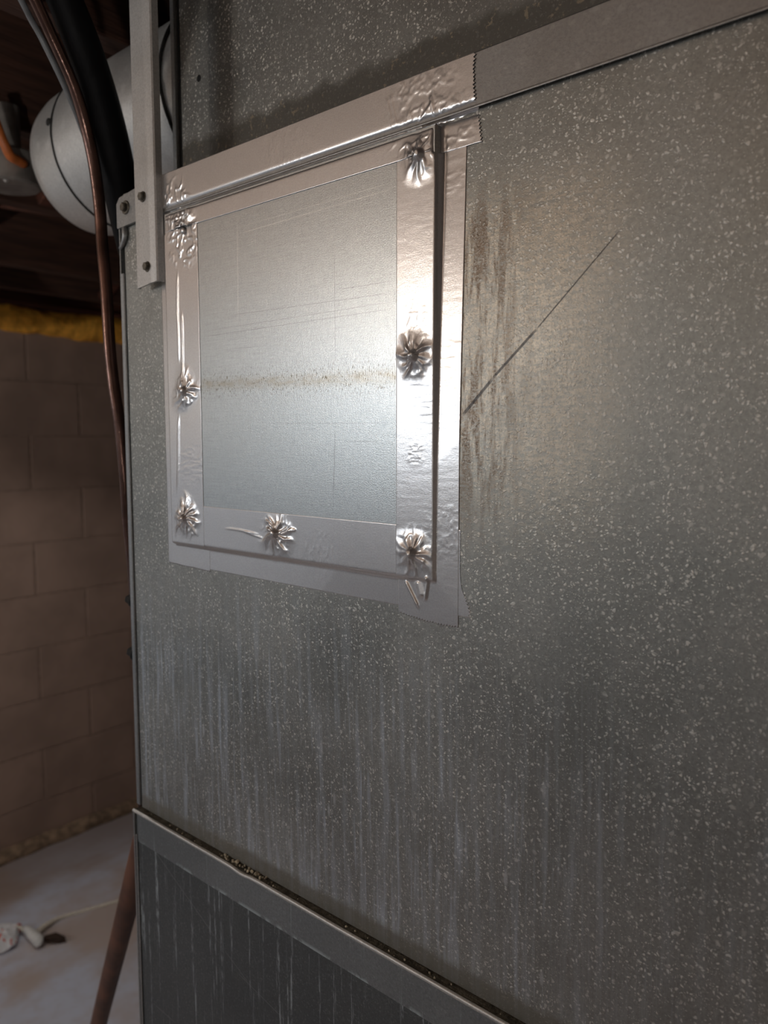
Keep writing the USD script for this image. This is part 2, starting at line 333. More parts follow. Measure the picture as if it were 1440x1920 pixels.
# ------------------------------------------------------------------ the room
LX, RX, FY = -3.0, 1.6, 3.2
TOPW, JZ = 2.075, 2.165                                           # top of the block wall, underside of the joists
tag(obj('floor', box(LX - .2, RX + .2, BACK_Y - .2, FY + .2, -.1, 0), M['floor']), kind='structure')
wall = thing('wall_left', kind='structure')
obj('mortar', box(LX - .2, LX - .0025, BACK_Y, FY, 0, TOPW - .002), M['mortar'], wall)
rng = np.random.default_rng(4)
H = .2107; z1 = TOPW; row = 0
while z1 > .02:
    z0 = max(z1 - H, 0); y = BACK_Y + (-.2 if row % 2 else 0.0) + .1
    while y < FY:
        a, b = max(y + .005, BACK_Y), min(y + .401, FY)
        if b - a > .03:
            e_ = rng.uniform(-.0006, .0008)
            obj('block', box(LX - .05, LX + e_, a, b, z0 + .003, z1 - .003, .0012), M['block'], wall, smooth=False)
        y += .406
    z1 -= H; row += 1
tag(obj('trim_1', box(LX - .14, LX + .0, BACK_Y, FY, TOPW + .045, JZ - .002, .003), M['rim']), kind='structure')       # sill plate
obj('rim_board', box(LX - .14, LX - .10, BACK_Y, FY, JZ, JZ + .19), M['rim'], wall)
def foam_bead():
    n, k = 420, 14
    ys = np.linspace(-.33, FY - .02, n); a = np.linspace(-1.7, 1.7, k)
    Y, A = np.meshgrid(ys, a, indexing='ij')
    pts = np.c_[Y.ravel() * 9, A.ravel() * .9, np.zeros(Y.size)]
    r = (.024 + .016 * fbm(pts, octaves=4).reshape(Y.shape)) * (1.0 + .5 * fbm(pts * .35 + 7, octaves=2).reshape(Y.shape))
    r = np.maximum(r, .010)
    return grid(LX + .001 + r * np.cos(A) * 1.0, Y, TOPW + .017 + r * 1.25 * np.sin(A), skirt=(-.004, 0, 0))
tag(obj('foam_sealant', foam_bead(), M['foam'], smooth=True), 'lumpy orange spray foam bead along the top of the block wall', 'foam sealant')
def base_bead():
    n, k = 420, 10
    ys = np.linspace(-.30, FY - .02, n); a = np.linspace(-.2, 1.75, k); Y, A = np.meshgrid(ys, a, indexing='ij')
    pts = np.c_[Y.ravel() * 10 + 50, A.ravel(), np.zeros(Y.size)]
    r = np.maximum(.030 + .020 * fbm(pts, octaves=4).reshape(Y.shape), .010)
    return grid(LX + .001 + r * np.cos(A), Y, .001 + r * 1.1 * np.maximum(np.sin(A), 0), skirt=(-.008, 0, -.0005))
tag(obj('crumbled_mortar', base_bead(), M['crumble'], smooth=True), 'tan crumbled mortar ridge along the foot of the block wall', 'mortar debris')
wb = thing('wall_back', kind='structure')
obj('unseen_wall_panel', cat(box(LX, WIN_X0, BACK_Y - .15, BACK_Y, 0, JZ + .19), box(WIN_X1, RX, BACK_Y - .15, BACK_Y, 0, JZ + .19), box(WIN_X0, WIN_X1, BACK_Y - .15, BACK_Y, 0, WIN_Z0), box(WIN_X0, WIN_X1, BACK_Y - .15, BACK_Y, WIN_Z1, JZ + .19)), M['plaster'], wb)
obj('unseen_lower_wall', box(LX + .06, RX, BACK_Y, BACK_Y + .05, 0, WIN_Z0 - .03), M['unseen_grey'], wb)
tag(obj('wall_right', box(RX, RX + .15, BACK_Y - .15, FY, 0, JZ + .19), M['plaster']), kind='structure')
tag(obj('wall_front', box(LX - .2, RX + .15, FY, FY + .15, 0, JZ + .19), M['block']), kind='structure')
obj('unseen_wall_panel', box(LX + .002, LX + .06, BACK_Y, -.35, WIN_Z0 - .03, JZ - .002), M['plaster'], wb)  # unseen pale side panel, placed to lighten what the left tape reflects
obj('unseen_lower_wall', box(LX + .002, LX + .09, BACK_Y, -.35, 0, WIN_Z0 - .03), M['unseen_grey'], wb)
w1 = thing('unseen_window_1', kind='structure')
fr = .03
obj('unseen_window_frame', cat(box(WIN_X0, WIN_X0 + fr, BACK_Y - .06, BACK_Y + .015, WIN_Z0, WIN_Z1), box(WIN_X1 - fr, WIN_X1, BACK_Y - .06, BACK_Y + .015, WIN_Z0, WIN_Z1), box(WIN_X0 + fr, WIN_X1 - fr, BACK_Y - .06, BACK_Y + .015, WIN_Z0, WIN_Z0 + fr), box(WIN_X0 + fr, WIN_X1 - fr, BACK_Y - .06, BACK_Y + .015, WIN_Z1 - fr, WIN_Z1)), M['white'], w1)
ceil = thing('ceiling', kind='structure')
for k in range(34):
    y0 = BACK_Y - .15 + k * .172
    if y0 < FY: obj('subfloor_board', box(LX - .15, RX + .15, y0, y0 + .168, JZ + .19, JZ + .21), M['pine'] if y0 < -.45 else M['deck'], ceil, smooth=False)
for x in (-2.80, -2.43, -1.80, -1.385, -.99):
    obj('joist', box(x - .021, x + .021, -.34, FY, JZ, JZ + .19, .002), M['joist'], ceil, smooth=False)
    obj('joist', box(x + .022, x + .062, BACK_Y, -.30, JZ, JZ + .19, .002), M['pine'], ceil, smooth=False)  # out of view, pale so the top tape mirrors a lighter ceiling
for x in (-.585, -.18, .23, .64, 1.05, 1.45): obj('joist', box(x - .021, x + .021, BACK_Y, -.045, JZ, JZ + .19, .002), M['pine'], ceil, smooth=False)
obj('header_board', box(-.965, RX, -.04, -.002, JZ, JZ + .19, .002), M['joist'], ceil, smooth=False)
def bridging(x0, x1, y):
    out = []
    for s, dy in ((1, 0), (-1, .045)):
        a, b = np.array([x0 + .021, y + dy, JZ + (.015 if s > 0 else .165)]), np.array([x1 - .021, y + dy, JZ + (.165 if s > 0 else .015)])
        d = b - a; L = np.linalg.norm(d); m = box(0, L, -.019, .019, -.012, .012, .002)
        m.apply_transform(trimesh.geometry.align_vectors([1, 0, 0], d / L)); m.apply_translation(a); out.append(m)
    return out
for a, b, y in ((-2.43, -1.80, .42), (-1.80, -1.385, .40), (-2.80, -2.43, 1.1)):
    for m in bridging(a, b, y): obj('bridging_board', m, M['rim'], ceil, smooth=False)
lamp = thing('unseen_bulb', 'unseen bare warm bulb on a short cord, out of view, lighting the plenum', 'light bulb')
bm = lathe([(0, -.034), (.012, -.032), (.024, -.022), (.030, -.004), (.029, .012), (.022, .030), (.014, .044), (.0135, .055), (0, .055)], [0, 0, 1], BULB, 32)
obj('bulb', bm, M['bulb'], lamp, smooth=True)
obj('socket', lathe([(0, .05), (.018, .05), (.020, .06), (.020, .10), (.006, .112), (0, .112)], [0, 0, 1], BULB, 24), M['seam'], lamp)
obj('cord', tube([(BULB[0], BULB[1], BULB[2] + .11), (BULB[0], BULB[1], JZ + .19)], .003, 8, 1), M['seam'], lamp)

SHADE = (-2.05, .22, 1.86); SHADE_POWER = 29.0  # unseen lamp out of view, placed to light the floor and wall foot
sl = thing('unseen_shade_lamp', 'unseen shaded pendant lamp, out of view, lighting the floor beside the plenum', 'lamp')
prof = [(.045, .13), (.06, .10), (.15, .0), (.153, .0), (.064, .103), (.048, .134), (.0, .135)]
obj('shade', lathe([(0, .128)] + prof, [0, 0, 1], SHADE, 40), M['seam'], sl, smooth=50)
obj('cord', tube([(SHADE[0], SHADE[1], SHADE[2] + .13), (SHADE[0], SHADE[1], JZ + .19)], .003, 8, 1), M['seam'], sl)
dl = UsdLux.DiskLight.Define(stage, '/World/unseen_shade_lamp_light'); dl.CreateRadiusAttr(.045); dl.CreateIntensityAttr(SHADE_POWER); dl.CreateColorAttr(Gf.Vec3f(1.0, .96, .92))
dl.AddTranslateOp().Set(Gf.Vec3d(SHADE[0], SHADE[1], SHADE[2] + .06))

FILL, AIM, FILL_POWER = np.array([.55, -1.70, 1.15]), np.array([-1.35, -1.75, 2.16]), 115.0  # added fill lamp aimed at the rear ceiling, lifts the ambient light
wl_ = thing('added_fill_lamp', 'added tripod fill lamp tilted up at the rear ceiling to brighten the room', 'work lamp')
ad = (AIM - FILL) / np.linalg.norm(AIM - FILL)
obj('reflector', lathe([(.03, -.06), (.05, -.055), (.075, .0), (.10, .12), (.103, .12), (.078, -.004), (.052, -.06), (.03, -.066)], ad, FILL, 32), M['seam'], wl_, smooth=50)
foot = FILL - ad * .06 - np.array([0, 0, .10])
obj('post', tube([FILL - ad * .06, foot, [foot[0], foot[1], .35]], .012, 12, 1), M['bolt'], wl_)
for k in range(3):
    a = k * 2.094 + .4; obj('leg', tube([[foot[0], foot[1], .40], [foot[0] + .34 * math.cos(a), foot[1] + .34 * math.sin(a), .008]], .009, 10, 1), M['bolt'], wl_)
wd = UsdLux.DiskLight.Define(stage, '/World/added_fill_light'); wd.CreateRadiusAttr(.06); wd.CreateIntensityAttr(FILL_POWER); wd.CreateColorAttr(Gf.Vec3f(1.0, .97, .92))
zx = np.cross([0, 0, 1.0], -ad); zx /= np.linalg.norm(zx); zy = np.cross(-ad, zx); wp_ = FILL + ad * .01
wd.AddTransformOp().Set(Gf.Matrix4d(*zx, 0, *zy, 0, *(-ad), 0, *wp_, 1))

# ------------------------------------------------------------------ the plenum
plenum = thing('plenum', 'large aged galvanised sheet metal plenum with cross-broken speckled front and taped cover', 'plenum')
DEPTH = .62
def front_panel():
    a, b = PX0 + .0085, PX1
    xs = np.unique(np.r_[np.linspace(a, b, 100), CX]); zs = np.unique(np.r_[np.linspace(LEDGE - .002, STRIP1 - .002, 90), CZ])
    # exact pyramid: four facets meeting at the crease point, with a folded-back rim
    c = [(a, LEDGE), (b, LEDGE), (b, STRIP1 - .002), (a, STRIP1 - .002)]
    V = [(x, 0.0, z) for x, z in c] + [(CX, -BREAK_H, CZ)] + [(x, DEPTH, z) for x, z in c]
    F = [(0, 1, 4), (1, 2, 4), (2, 3, 4), (3, 0, 4)]
    for k in range(4):
        j = (k + 1) % 4; F += [(k, 5 + k, 5 + j), (k, 5 + j, j)]
    F += [(5, 8, 7), (5, 7, 6)]
    m = trimesh.Trimesh(V, F, process=False); m.fix_normals(); return m
obj('front_panel', front_panel(), M['front'], plenum, smooth=False)
# folded corner seam on the left edge, a hairline gap beside it
obj('corner_flange', cat(box(PX0, PX0 + .0075, -.0022, .02, LEDGE + .002, 1.822, .0009), box(PX0 - .0012, PX0 + .0008, -.001, DEPTH, LEDGE + .002, STRIP1 - .01, .0004)), M['edge'], plenum)
def strip_profile():
    # a folded flange strip with a rolled lower hem, swept along x
    pr = [(-.0002, STRIP1 - .001), (-STRIP_H + .001, STRIP1), (-STRIP_H, STRIP1 - .0012)]
    for k in range(9):
        a = math.pi * k / 8; pr.append((-STRIP_H + .0022 * (1 - math.cos(a)) * .5 - .0010 * math.sin(a), STRIP0 + .0022 - .0022 * math.sin(a)))
    pr += [(-STRIP_H + .0022, STRIP0 + .004), (-.0002, STRIP0 + .004)]
    pr = np.array(pr); xs = np.linspace(PX0 + .04, PX1 + .3, 60); n = len(pr)
    Y, X = np.meshgrid(pr[:, 0], xs); Z, _ = np.meshgrid(pr[:, 1], xs)
    wav = (.0006 * fbm(np.c_[xs * 12, xs * 0, xs * 0], octaves=3))[:, None]
    m = grid(X, Y + wav, Z); m.fix_normals(); return m
obj('flange_strip', strip_profile(), M['strip'], plenum)
obj('top_ledge', box(PX0 + .04, PX1 + .3, -.003, .056, STRIP1 - .004, STRIP1 - .0012), M['dirt'], plenum)
for (px, py) in ((237, 1121), (239, 1218)):
    q = on(px, py, y=.008); obj('bolt', hexhead((PX0 - .001, .006, q[2]), [-1, 0, 0], .0062, .0165, .2), M['seam'], plenum, label='dark hexagonal bolt head on the side')
upper = thing('upper_duct', 'narrower speckled sheet metal duct rising above the flange strip', 'duct')
UY, UX0 = .058, -.7656
obj('duct_body', box(UX0 + .006, PX1 + .3, UY, UY + .5, STRIP1 - .002, 2.35), M['upper'], upper, smooth=False)
obj('corner_cleat', cat(box(UX0, UX0 + .0085, UY - .0045, UY + .012, STRIP1 + .001, 2.35, .0012), box(UX0 + .0062, UX0 + .0088, UY - .0055, UY, STRIP1 + .001, 2.35, .0004)), M['edge'], upper)
obj('seam_gap', box(UX0 + .0090, UX0 + .0122, UY - .0006, UY + .002, STRIP1, 2.35), M['seam'], upper)
q = on(373, 147, y=UY); obj('screw_hole', lathe([(0, -.0004), (.0032, -.0004), (.0036, .0002), (0, .0002)], [0, -1, 0], (q[0], UY, q[2]), 18), M['seam'], upper, label='small dark screw hole')
rs = np.random.default_rng(11)
def crumbs(n, x0, x1, y0, y1, z, s):
    ms = []
    for _ in range(n):
        m = trimesh.creation.icosphere(1, rs.uniform(.35, 1) * s); m.vertices *= 1 + rs.uniform(-.3, .3, (len(m.vertices), 1)); m.vertices *= rs.uniform(.6, 1.5, 3)
        m.apply_translation((rs.uniform(x0, x1), rs.uniform(y0, y1), z)); ms.append(m)
    return cat(*ms)

# ------------------------------------------------------------------ the furnace cabinet under the seam
cab = thing('furnace_cabinet', 'dark streaked sheet metal furnace casing below the bright seam line', 'furnace casing')
BX0 = PX0 + .0035; CY = -.0075
obj('casing', box(BX0, PX1 + .3, CY, DEPTH, 0.0, LEDGE - .006, .0008), M['cabinet'], cab, smooth=False)
obj('ledge', box(BX0, PX1 + .3, CY, .004, LEDGE - .006, LEDGE - .001, .0005), M['dirt'], cab, label='dusty top ledge')
def lip():
    n = 160; xs = np.linspace(BX0, PX1 + .3, n); a = np.linspace(-.4, math.pi + .9, 9)
    X, A = np.meshgrid(xs, a, indexing='ij'); b = on(455, 1610, y=CY)[0]
    dip = -.0018 * np.exp(-((X - b) / .012) ** 2) + .0004 * fbm(np.c_[X.ravel() * 30, X.ravel() * 0, X.ravel() * 0], octaves=3).reshape(X.shape)
    m = grid(X, CY - .0008 - .0020 * np.sin(A), LEDGE - .0024 + dip + .0020 * np.cos(A)); m.fix_normals(); return m
obj('seam_lip', lip(), M['strap'], cab, smooth=True, label='pale metal lip with its edge highlight put into the colour')  # light caught on the edge is put in as paler metal
obj('flange_band', box(BX0 + .0085, PX1 + .3, CY - .0016, CY, LEDGE - .0375, LEDGE - .004, .0005), M['flange'], cab, smooth=False)
obj('corner_hem', cat(box(BX0 - .0004, BX0 + .0030, CY - .0020, CY + .02, .0, LEDGE - .004, .0007), box(BX0 + .0036, BX0 + .0068, CY - .0016, CY, .0, LEDGE - .030, .0006)), M['edge'], cab)
b = on(455, 1600, y=0)
obj('debris', cat(crumbs(26, b[0] - .03, b[0] + .05, -.006, -.001, LEDGE + .0005, .0017), crumbs(30, PX0 + .02, PX1, -.006, -.002, LEDGE - .0005, .0010)), M['grit'], cab, label='dry grit on the ledge').SetCustomDataByKey('kind', 'stuff')

# ------------------------------------------------------------------ the access cover with its seven screws
cover = thing('access_cover', 'bright square galvanised access cover framed with foil tape', 'access cover')
obj('cover_plate', box(KX0, KX1, -COVER_H, .0, KZ0, KZ1, .0016), M['cover'], cover)
SCREWS = {}
for nm, px, py in (('tl', 342, 432), ('ml', 345, 733), ('bl', 347, 972), ('bm', 515, 1000), ('br', 772, 1037), ('mr', 775, 667), ('tr', 785, 290)):
    SCREWS[nm] = P2(px, py, -COVER_H - .003)
for nm, poke in (('mr', .0071), ('br', .0068), ('tr', .0060), ('bm', .005), ('bl', .005), ('ml', .0045), ('tl', .004)):
    x, z = SCREWS[nm]
    obj('screw', lathe([(0, -.004), (.0036, -.004), (.0036, poke - .0022), (.0032, poke - .0008), (.0018, poke), (0, poke)], [0, -1, 0], (x, -COVER_H, z), 20), M['foil'], cover, smooth=50)

# ------------------------------------------------------------------ foil tape, draped over sheet, strip and cover
def base_height(x, z):
    d = np.minimum(np.minimum((x - KX0) / 1.0, KX1 - x), np.minimum(z - KZ0, KZ1 - z))
    wl = np.where(KX1 - x < .02, .0016, np.where(z > KZ1 - .02, .003, .005))   # tight fold on the right edge, slacker elsewhere
    hk = COVER_H * sstep(d, -wl, np.where(z > KZ1 - .02, .0035, .0006))
    hs = STRIP_H * sstep(z, STRIP0 - .003, STRIP0 + .0065)
    return np.maximum.reduce([hk, hs, cross_break(x, z)])
def star(x, z, c, seed, R, n, amp, H, w=.0009):
    """Foil gathered round a screw head: a tent, a bump at the head and sharp radial creases."""
    r_ = np.random.default_rng(seed); dx, dz = x - c[0], z - c[1]; r = np.hypot(dx, dz); th = np.arctan2(dz, dx) + .10 * np.sin(r * 250 + seed)
    # the tent is polygonal: each pleat reaches a different way out
    ang = np.sort((np.arange(n) + r_.uniform(-.42, .42, n)) * 2 * math.pi / n)
    lens = R * r_.uniform(.70, 1.25, n); hts = r_.uniform(.3, 1.5, n)
    T = (th - ang[0]) % (2 * math.pi) + ang[0]
    knots = np.r_[ang, ang[0] + 2 * math.pi]; k = np.clip(np.searchsorted(knots, T, 'right') - 1, 0, n - 1)
    u = (T - knots[k]) / (knots[k + 1] - knots[k])
    Lr = np.interp(T, knots, np.r_[lens, lens[0]]); hr = np.interp(T, knots, np.r_[hts, hts[0]])
    q = np.clip(1 - r / Lr, 0, 1)
    out = H * (.55 * q ** 1.3 + .45 * q ** 3)
    sh = r_.uniform(.8, 4.0, n)[k]; pleat = (2 * np.abs(u - .5)) ** sh     # 1 on the fold lines, 0 between, some sharp, some soft
    out += amp * hr * (pleat - .4) * sstep(r, .0015, .005) * sstep(r, Lr, Lr * .3)
    out += .0030 * sstep(r, .0046, .0028)                            # the foil over the screw head itself
    cr = np.clip(1 - np.abs(fbm(np.c_[x.ravel() * 130 + seed, z.ravel() * 130, np.full(x.size, seed * 3.1)], octaves=2) - .5) * 8, 0, 1).reshape(x.shape)
    return out + cr * .0008 * sstep(r, R, R * .3)
def crinkle(c, R, amp, scale, seed, sx=1.0, sz=1.0):
    """A patch of fine sharp wrinkles in the foil."""
    def f(x, z):
        r = np.hypot(x - c[0], z - c[1])
        n_ = fbm(np.c_[x.ravel() * 1.3 * scale * sx + seed, z.ravel() * 1.3 * scale * sz, np.full(x.size, seed * 2.3)], octaves=3).reshape(x.shape)
        return .7 * amp * np.clip(1 - np.abs(n_ - .5) * 9, 0, 1) ** 1.2 * sstep(r, R, R * .4)
    return f
def tape(name, label, x0, x1, z0, z1, lift, stars, seed, along, step=.00065, torn=((0, 0), (0, 0)), extra=None, edge=None, lump=.0):
    nx, nz = int((x1 - x0) / step) + 1, int((z1 - z0) / step) + 1
    U, V = np.meshgrid(np.linspace(0, 1, nx), np.linspace(0, 1, nz))
    r_ = np.random.default_rng(seed)
    zig = lambda n: np.cumsum(r_.normal(0, .16, n)) * .0004 + np.where(np.arange(n) % 4 < 2, .0006, -.0006) * r_.uniform(.5, 1.3, n)
    WX = max(x1 - x0, z1 - z0) / .004
    if along == 'x':
        e0 = torn[0][0] and zig(nz) * torn[0][0]; e1 = torn[1][0] and zig(nz) * torn[1][0]
        a = x0 + (e0[:, None] if np.ndim(e0) else 0) + (edge[0](V) if edge and edge[0] else 0); b_ = x1 + (e1[:, None] if np.ndim(e1) else 0) + (edge[1](V) if edge and edge[1] else 0)
        X = x0 + (x1 - x0) * U + (a - x0) * (1 - U) ** WX + (b_ - x1) * U ** WX; Z = z0 + (z1 - z0) * V
    else:
        e0 = torn[0][0] and zig(nx) * torn[0][0]; e1 = torn[1][0] and zig(nx) * torn[1][0]
        a = z0 + (e0[None, :] if np.ndim(e0) else 0) + (edge[0](U) if edge and edge[0] else 0); b_ = z1 + (e1[None, :] if np.ndim(e1) else 0) + (edge[1](U) if edge and edge[1] else 0)
        X = x0 + (x1 - x0) * U; Z = z0 + (z1 - z0) * V + (a - z0) * (1 - V) ** WX + (b_ - z1) * V ** WX
    h = gaussian_filter(base_height(X, Z), 1.6 if along == 'x' else .8)
    for s in stars: h = h + star(X, Z, *s)
    P = np.c_[X.ravel(), Z.ravel(), np.full(X.size, seed * 1.7)]
    h = h + (.00005 * fbm(P * [40, 40, 1], octaves=3) + .00006 * fbm(P * ([90, 380, 1] if along == 'z' else [380, 90, 1]), octaves=2)).reshape(X.shape)
    if extra: h = h + extra(X, Z)
    h = gaussian_filter(h, .75)
    Y = -(h + lift)
    m = grid(X, Y, Z, skirt=(0, .00035, 0))
    return tag(obj(name, m, M['foil'], smooth=True), label, 'foil tape', 'foil tape round the access cover')
def crease(a, b, amp, w=.0008):
    a, b = np.array(a), np.array(b); d = b - a; L = np.hypot(*d); u = d / L
    def f(x, z):
        t = (x - a[0]) * u[0] + (z - a[1]) * u[1]; o = np.abs((x - a[0]) * u[1] - (z - a[1]) * u[0] + .0006 * np.sin(t * 75 + L * 900))
        return amp * np.clip(1 - o / w, 0, 1) * sstep(t, 0, L * .2) * sstep(t, L, L * .8)
    return f
def many(*fs): return lambda x, z: sum(f(x, z) for f in fs)

S = SCREWS
Y0, YK = -.001, -COVER_H
xr0, xr1 = P2(744, 600, YK)[0], P2(873, 600, Y0)[0]
zr0 = P2(800, 1160, -.002)[1]
zb0, zb1 = P2(567, 1098, Y0)[1], P2(560, 966, YK)[1]
tape('foil_tape', 'foil tape strip running down the right edge of the access cover', xr0, xr1, zr0, P2(745, 300, YK)[1] + .012, .00045,
     [(S['mr'], 3, .021, 10, .0018, .0044), (S['br'], 8, .024, 10, .0020, .0052), (S['tr'], 5, .019, 8, .0014, .0044)], 3, 'z', torn=((1, 0), (0, 0)),
     edge=(lambda u: .003 * (1 - u) - .002 * np.sin(u * 3.1), None),
     extra=many(crease(P2(768, 1082, -.002), P2(795, 1140, -.001), .002, .0014), crease(P2(812, 1075, -.002), P2(806, 1125, -.001), .0022, .0016), crease(P2(790, 1085, -.002), P2(800, 1120, -.001), .0016, .004),
                crinkle(P2(852, 720, Y0), .05, .00022, 90, 2, .35, 2.2), crinkle(P2(850, 1000, Y0), .03, .00016, 120, 5, 1, 1), crinkle(P2(780, 600, YK), .018, .0002, 160, 6), crinkle(P2(780, 850, YK), .012, .00035, 200, 7, .4, 2.5), crinkle(P2(852, 330, Y0), .02, .00022, 90, 8, .5, 2)))
xl0, xl1 = P2(309, 700, Y0)[0], P2(374, 600, YK)[0]
tape('foil_tape', 'narrow foil tape strip running down the left edge of the access cover', xl0, xl1, zb0 - .0004, P2(340, 430, YK)[1] + .016, .0004,
     [(S['ml'], 21, .026, 9, .0017, .0040), (S['bl'], 22, .027, 12, .0022, .0050)], 5, 'z', torn=((1, 0), (0, 0)),
     extra=many(crease(P2(333, 500, YK), P2(336, 690, YK), .0009, .0016), crease(P2(341, 580, YK), P2(345, 700, YK), .0010, .0014), crease(P2(337, 770, YK), P2(333, 930, YK), .0009, .0020), crinkle(P2(360, 870, YK), .03, .00022, 110, 3, .5, 2), crinkle(P2(345, 450, YK), .035, .0009, 95, 17), crinkle(P2(350, 975, YK), .022, .0008, 120, 18)))
xb0, xb1 = P2(376, 1000, YK)[0] - .003, P2(889, 1120, Y0)[0]
tape('foil_tape', 'foil tape strip running along the bottom edge of the access cover', xb0, xb1, zb0, zb1, .00025,
     [(S['bm'], 31, .026, 12, .0020, .0044)], 7, 'x', torn=((.5, 0), (1.3, 0)), edge=(None, lambda v: -.012 * sstep(v, .05, .5)),
     extra=many(crease(P2(420, 990, YK), P2(490, 1002, YK), .0008, .0009), crease(P2(455, 996, YK), P2(495, 1008, YK), .0008, .0009), crease(P2(540, 995, YK), P2(556, 992, YK), .0010, .0011), crinkle(P2(600, 1040, YK), .03, .0002, 140, 4, 2.4, .4)))
zt0, zt1 = P2(745, 304, YK)[1], STRIP1 - .0008
xt0, xt1 = P2(298, 380, -STRIP_H)[0], P2(890, 200, -STRIP_H)[0]
sag = lambda x, z: -.0012 * np.exp(-((z - (STRIP0 - .0015)) / .0028) ** 2)
tape('foil_tape', 'foil tape strip along the top of the access cover, lapping the flange strip', xt0, xt1, zt0, zt1, .0007,
     [(S['tl'], 41, .028, 8, .0022, .0050), (S['tr'], 42, .019, 8, .0012, .0038)], 9, 'x', torn=((.6, 0), (1.2, 0)), edge=(None, lambda v: .004 * (1 - v) - .002 * np.sin(v * 3)),
     extra=many(sag, crease(P2(775, 240, -.007), P2(815, 185, -.005), .0006, .0020), crease(P2(818, 240, -.007), P2(808, 175, -.005), .0007, .0020),
                crease(P2(725, 180, -.005), P2(735, 245, -.006), .0003, .0012), crease(P2(733, 175, -.005), P2(742, 240, -.006), .0003, .0012),
                crinkle(P2(795, 185, -.005), .042, .00050, 75, 11), crinkle(P2(780, 250, -.008), .030, .0005, 110, 16), crinkle(P2(850, 235, -.003), .03, .0005, 95, 12), crinkle(P2(330, 385, -.005), .034, .0011, 85, 13), crinkle(P2(345, 415, -.008), .022, .0012, 120, 15), crinkle(P2(540, 260, -.005), .05, .00010, 120, 14, 2.5, .5)))

# ------------------------------------------------------------------ hanger strap and its bracket
strap = thing('hanger_strap', 'pale galvanised hanger strap screwed upright beside the cover', 'strap')
SY = -.0125
sx0, sx1 = on(252, 300, y=SY)[0], on(291, 300, y=SY)[0]; sz0 = on(280, 537, y=SY)[2]
w_ = sx1 - sx0
prof = [(0, .003), (0, -.0002), (.0012, -.0014), (w_ * .55, -.0015), (w_ * .66, -.0021), (w_ * .77, -.0015), (w_ - .0014, -.0012), (w_, .0002), (w_, .0075), (w_ - .0014, .0075), (w_ - .0016, .0016), (w_ * .66, .0008), (.0016, .0006), (.0014, .003)]
import shapely
pg = shapely.Polygon(prof)
sm = trimesh.creation.extrude_polygon(pg, 2.165 - sz0); sm.apply_translation((sx0, SY, sz0))
cut = sm.vertices[:, 2] < sz0 + .001; sm.vertices[cut, 2] += (sm.vertices[cut, 0] - sx0) * .10
obj('bar', sm, M['strap'], strap, smooth=40)
for px, py in ((268, 369), (277, 500)):
    q = on(px, py, y=SY - .0015); obj('screw', hexhead((q[0], SY - .0014, q[2]), [0, -1, 0], .0043, .0045, .4, 1.25), M['bolt'], strap, label='dark hex screw')
brk = thing('corner_bracket', 'small dirty metal bracket plate behind the foot of the hanger strap', 'bracket')
bx0, bx1 = on(221, 400, y=-.004)[0], on(262, 400, y=-.004)[0]; bz0, bz1 = on(240, 424, y=-.004)[2], on(240, 366, y=-.004)[2]
bp = shapely.Polygon([(bx0, bz0), (bx1, bz0 + .002), (bx1, bz1 + .004), (bx0 + .006, bz1), (bx0, bz1 - .006)]).buffer(-.0015).buffer(.0015)
bmesh = trimesh.creation.extrude_polygon(bp, .003); bmesh.apply_transform(trimesh.transformations.rotation_matrix(math.pi / 2, [1, 0, 0])); bmesh.apply_translation((0, -.0025, 0))
obj('plate', bmesh, M['edge'], brk)
q = on(235, 389, y=-.006); obj('bolt', hexhead((q[0], -.0055, q[2]), [0, -1, 0], .0048, .005, .1, 1.5), M['bolt'], brk, label='dark hexagonal bolt')
obj('bent_tab', tube([(bx0 + .008, -.001, bz0 + .003), (bx0 + .011, -.003, bz0 - .006), (PX0 + .003, -.002, bz0 - .02)], [.0035, .0032, .0022], 10, 6), M['edge'], brk)

# ------------------------------------------------------------------ round duct
rd = thing('round_duct', 'round galvanised duct with dark crimped seams branching left from the upper duct', 'round duct')
RR, RYc, RZc = .106, .168, 2.056
def ring_noise(m, amp, sc, seed):
    m.vertices += m.vertex_normals * (amp * fbm(m.vertices * sc + seed, octaves=3))[:, None]; return m
def cyl(x0, x1, r0, r1, n=96, k=24):
    t = np.linspace(0, 1, k); A, T = np.meshgrid(np.linspace(0, 2 * math.pi, n + 1), t)
    r = r0 + (r1 - r0) * T
    m = grid(x0 + (x1 - x0) * T, RYc + r * np.cos(A), RZc + r * np.sin(A)); m.fix_normals(); return m
XS1, XS2, XE = -1.057, -.797, -1.150
obj('collar', ring_noise(cyl(UX0 + .004, XS2, RR + .001, RR + .0005), .0010, 22, 3), M['duct'], rd, smooth=True)
obj('pipe', ring_noise(cyl(XS2, XS1, RR + .003, RR + .003), .0010, 20, 9), M['duct'], rd, smooth=True)
obj('elbow_section', lathe([(RR + .001, 0), (RR, .02), (RR - .002, .06), (RR - .006, .082), (RR - .014, .093), (RR - .03, .098), (0, .099)], [-1, 0, 0], (XS1, RYc, RZc), 96), M['duct'], rd, smooth=50)
def crimp(x, r, seed):
    t = np.linspace(0, 2 * math.pi, 160); r_ = np.random.default_rng(seed); ms = []
    k = r + .0012 * fbm(np.c_[t * 4, t * 0 + seed, t * 0], octaves=2)
    pts = np.c_[x + .0012 * fbm(np.c_[t * 6 + 40, t * 0, t * 0], octaves=2), RYc + k * np.cos(t), RZc + k * np.sin(t)]
    return tube(pts, .0017, 6, 1, False)
obj('seam_bead', crimp(XS1, RR + .0022, 2), M['seam'], rd, label='dark crimped seam'); obj('seam_bead', crimp(XS2, RR + .0022, 5), M['seam'], rd, label='dark crimped seam')
a = math.radians(180 - 8); q = on(116, 270, y=RYc - RR)
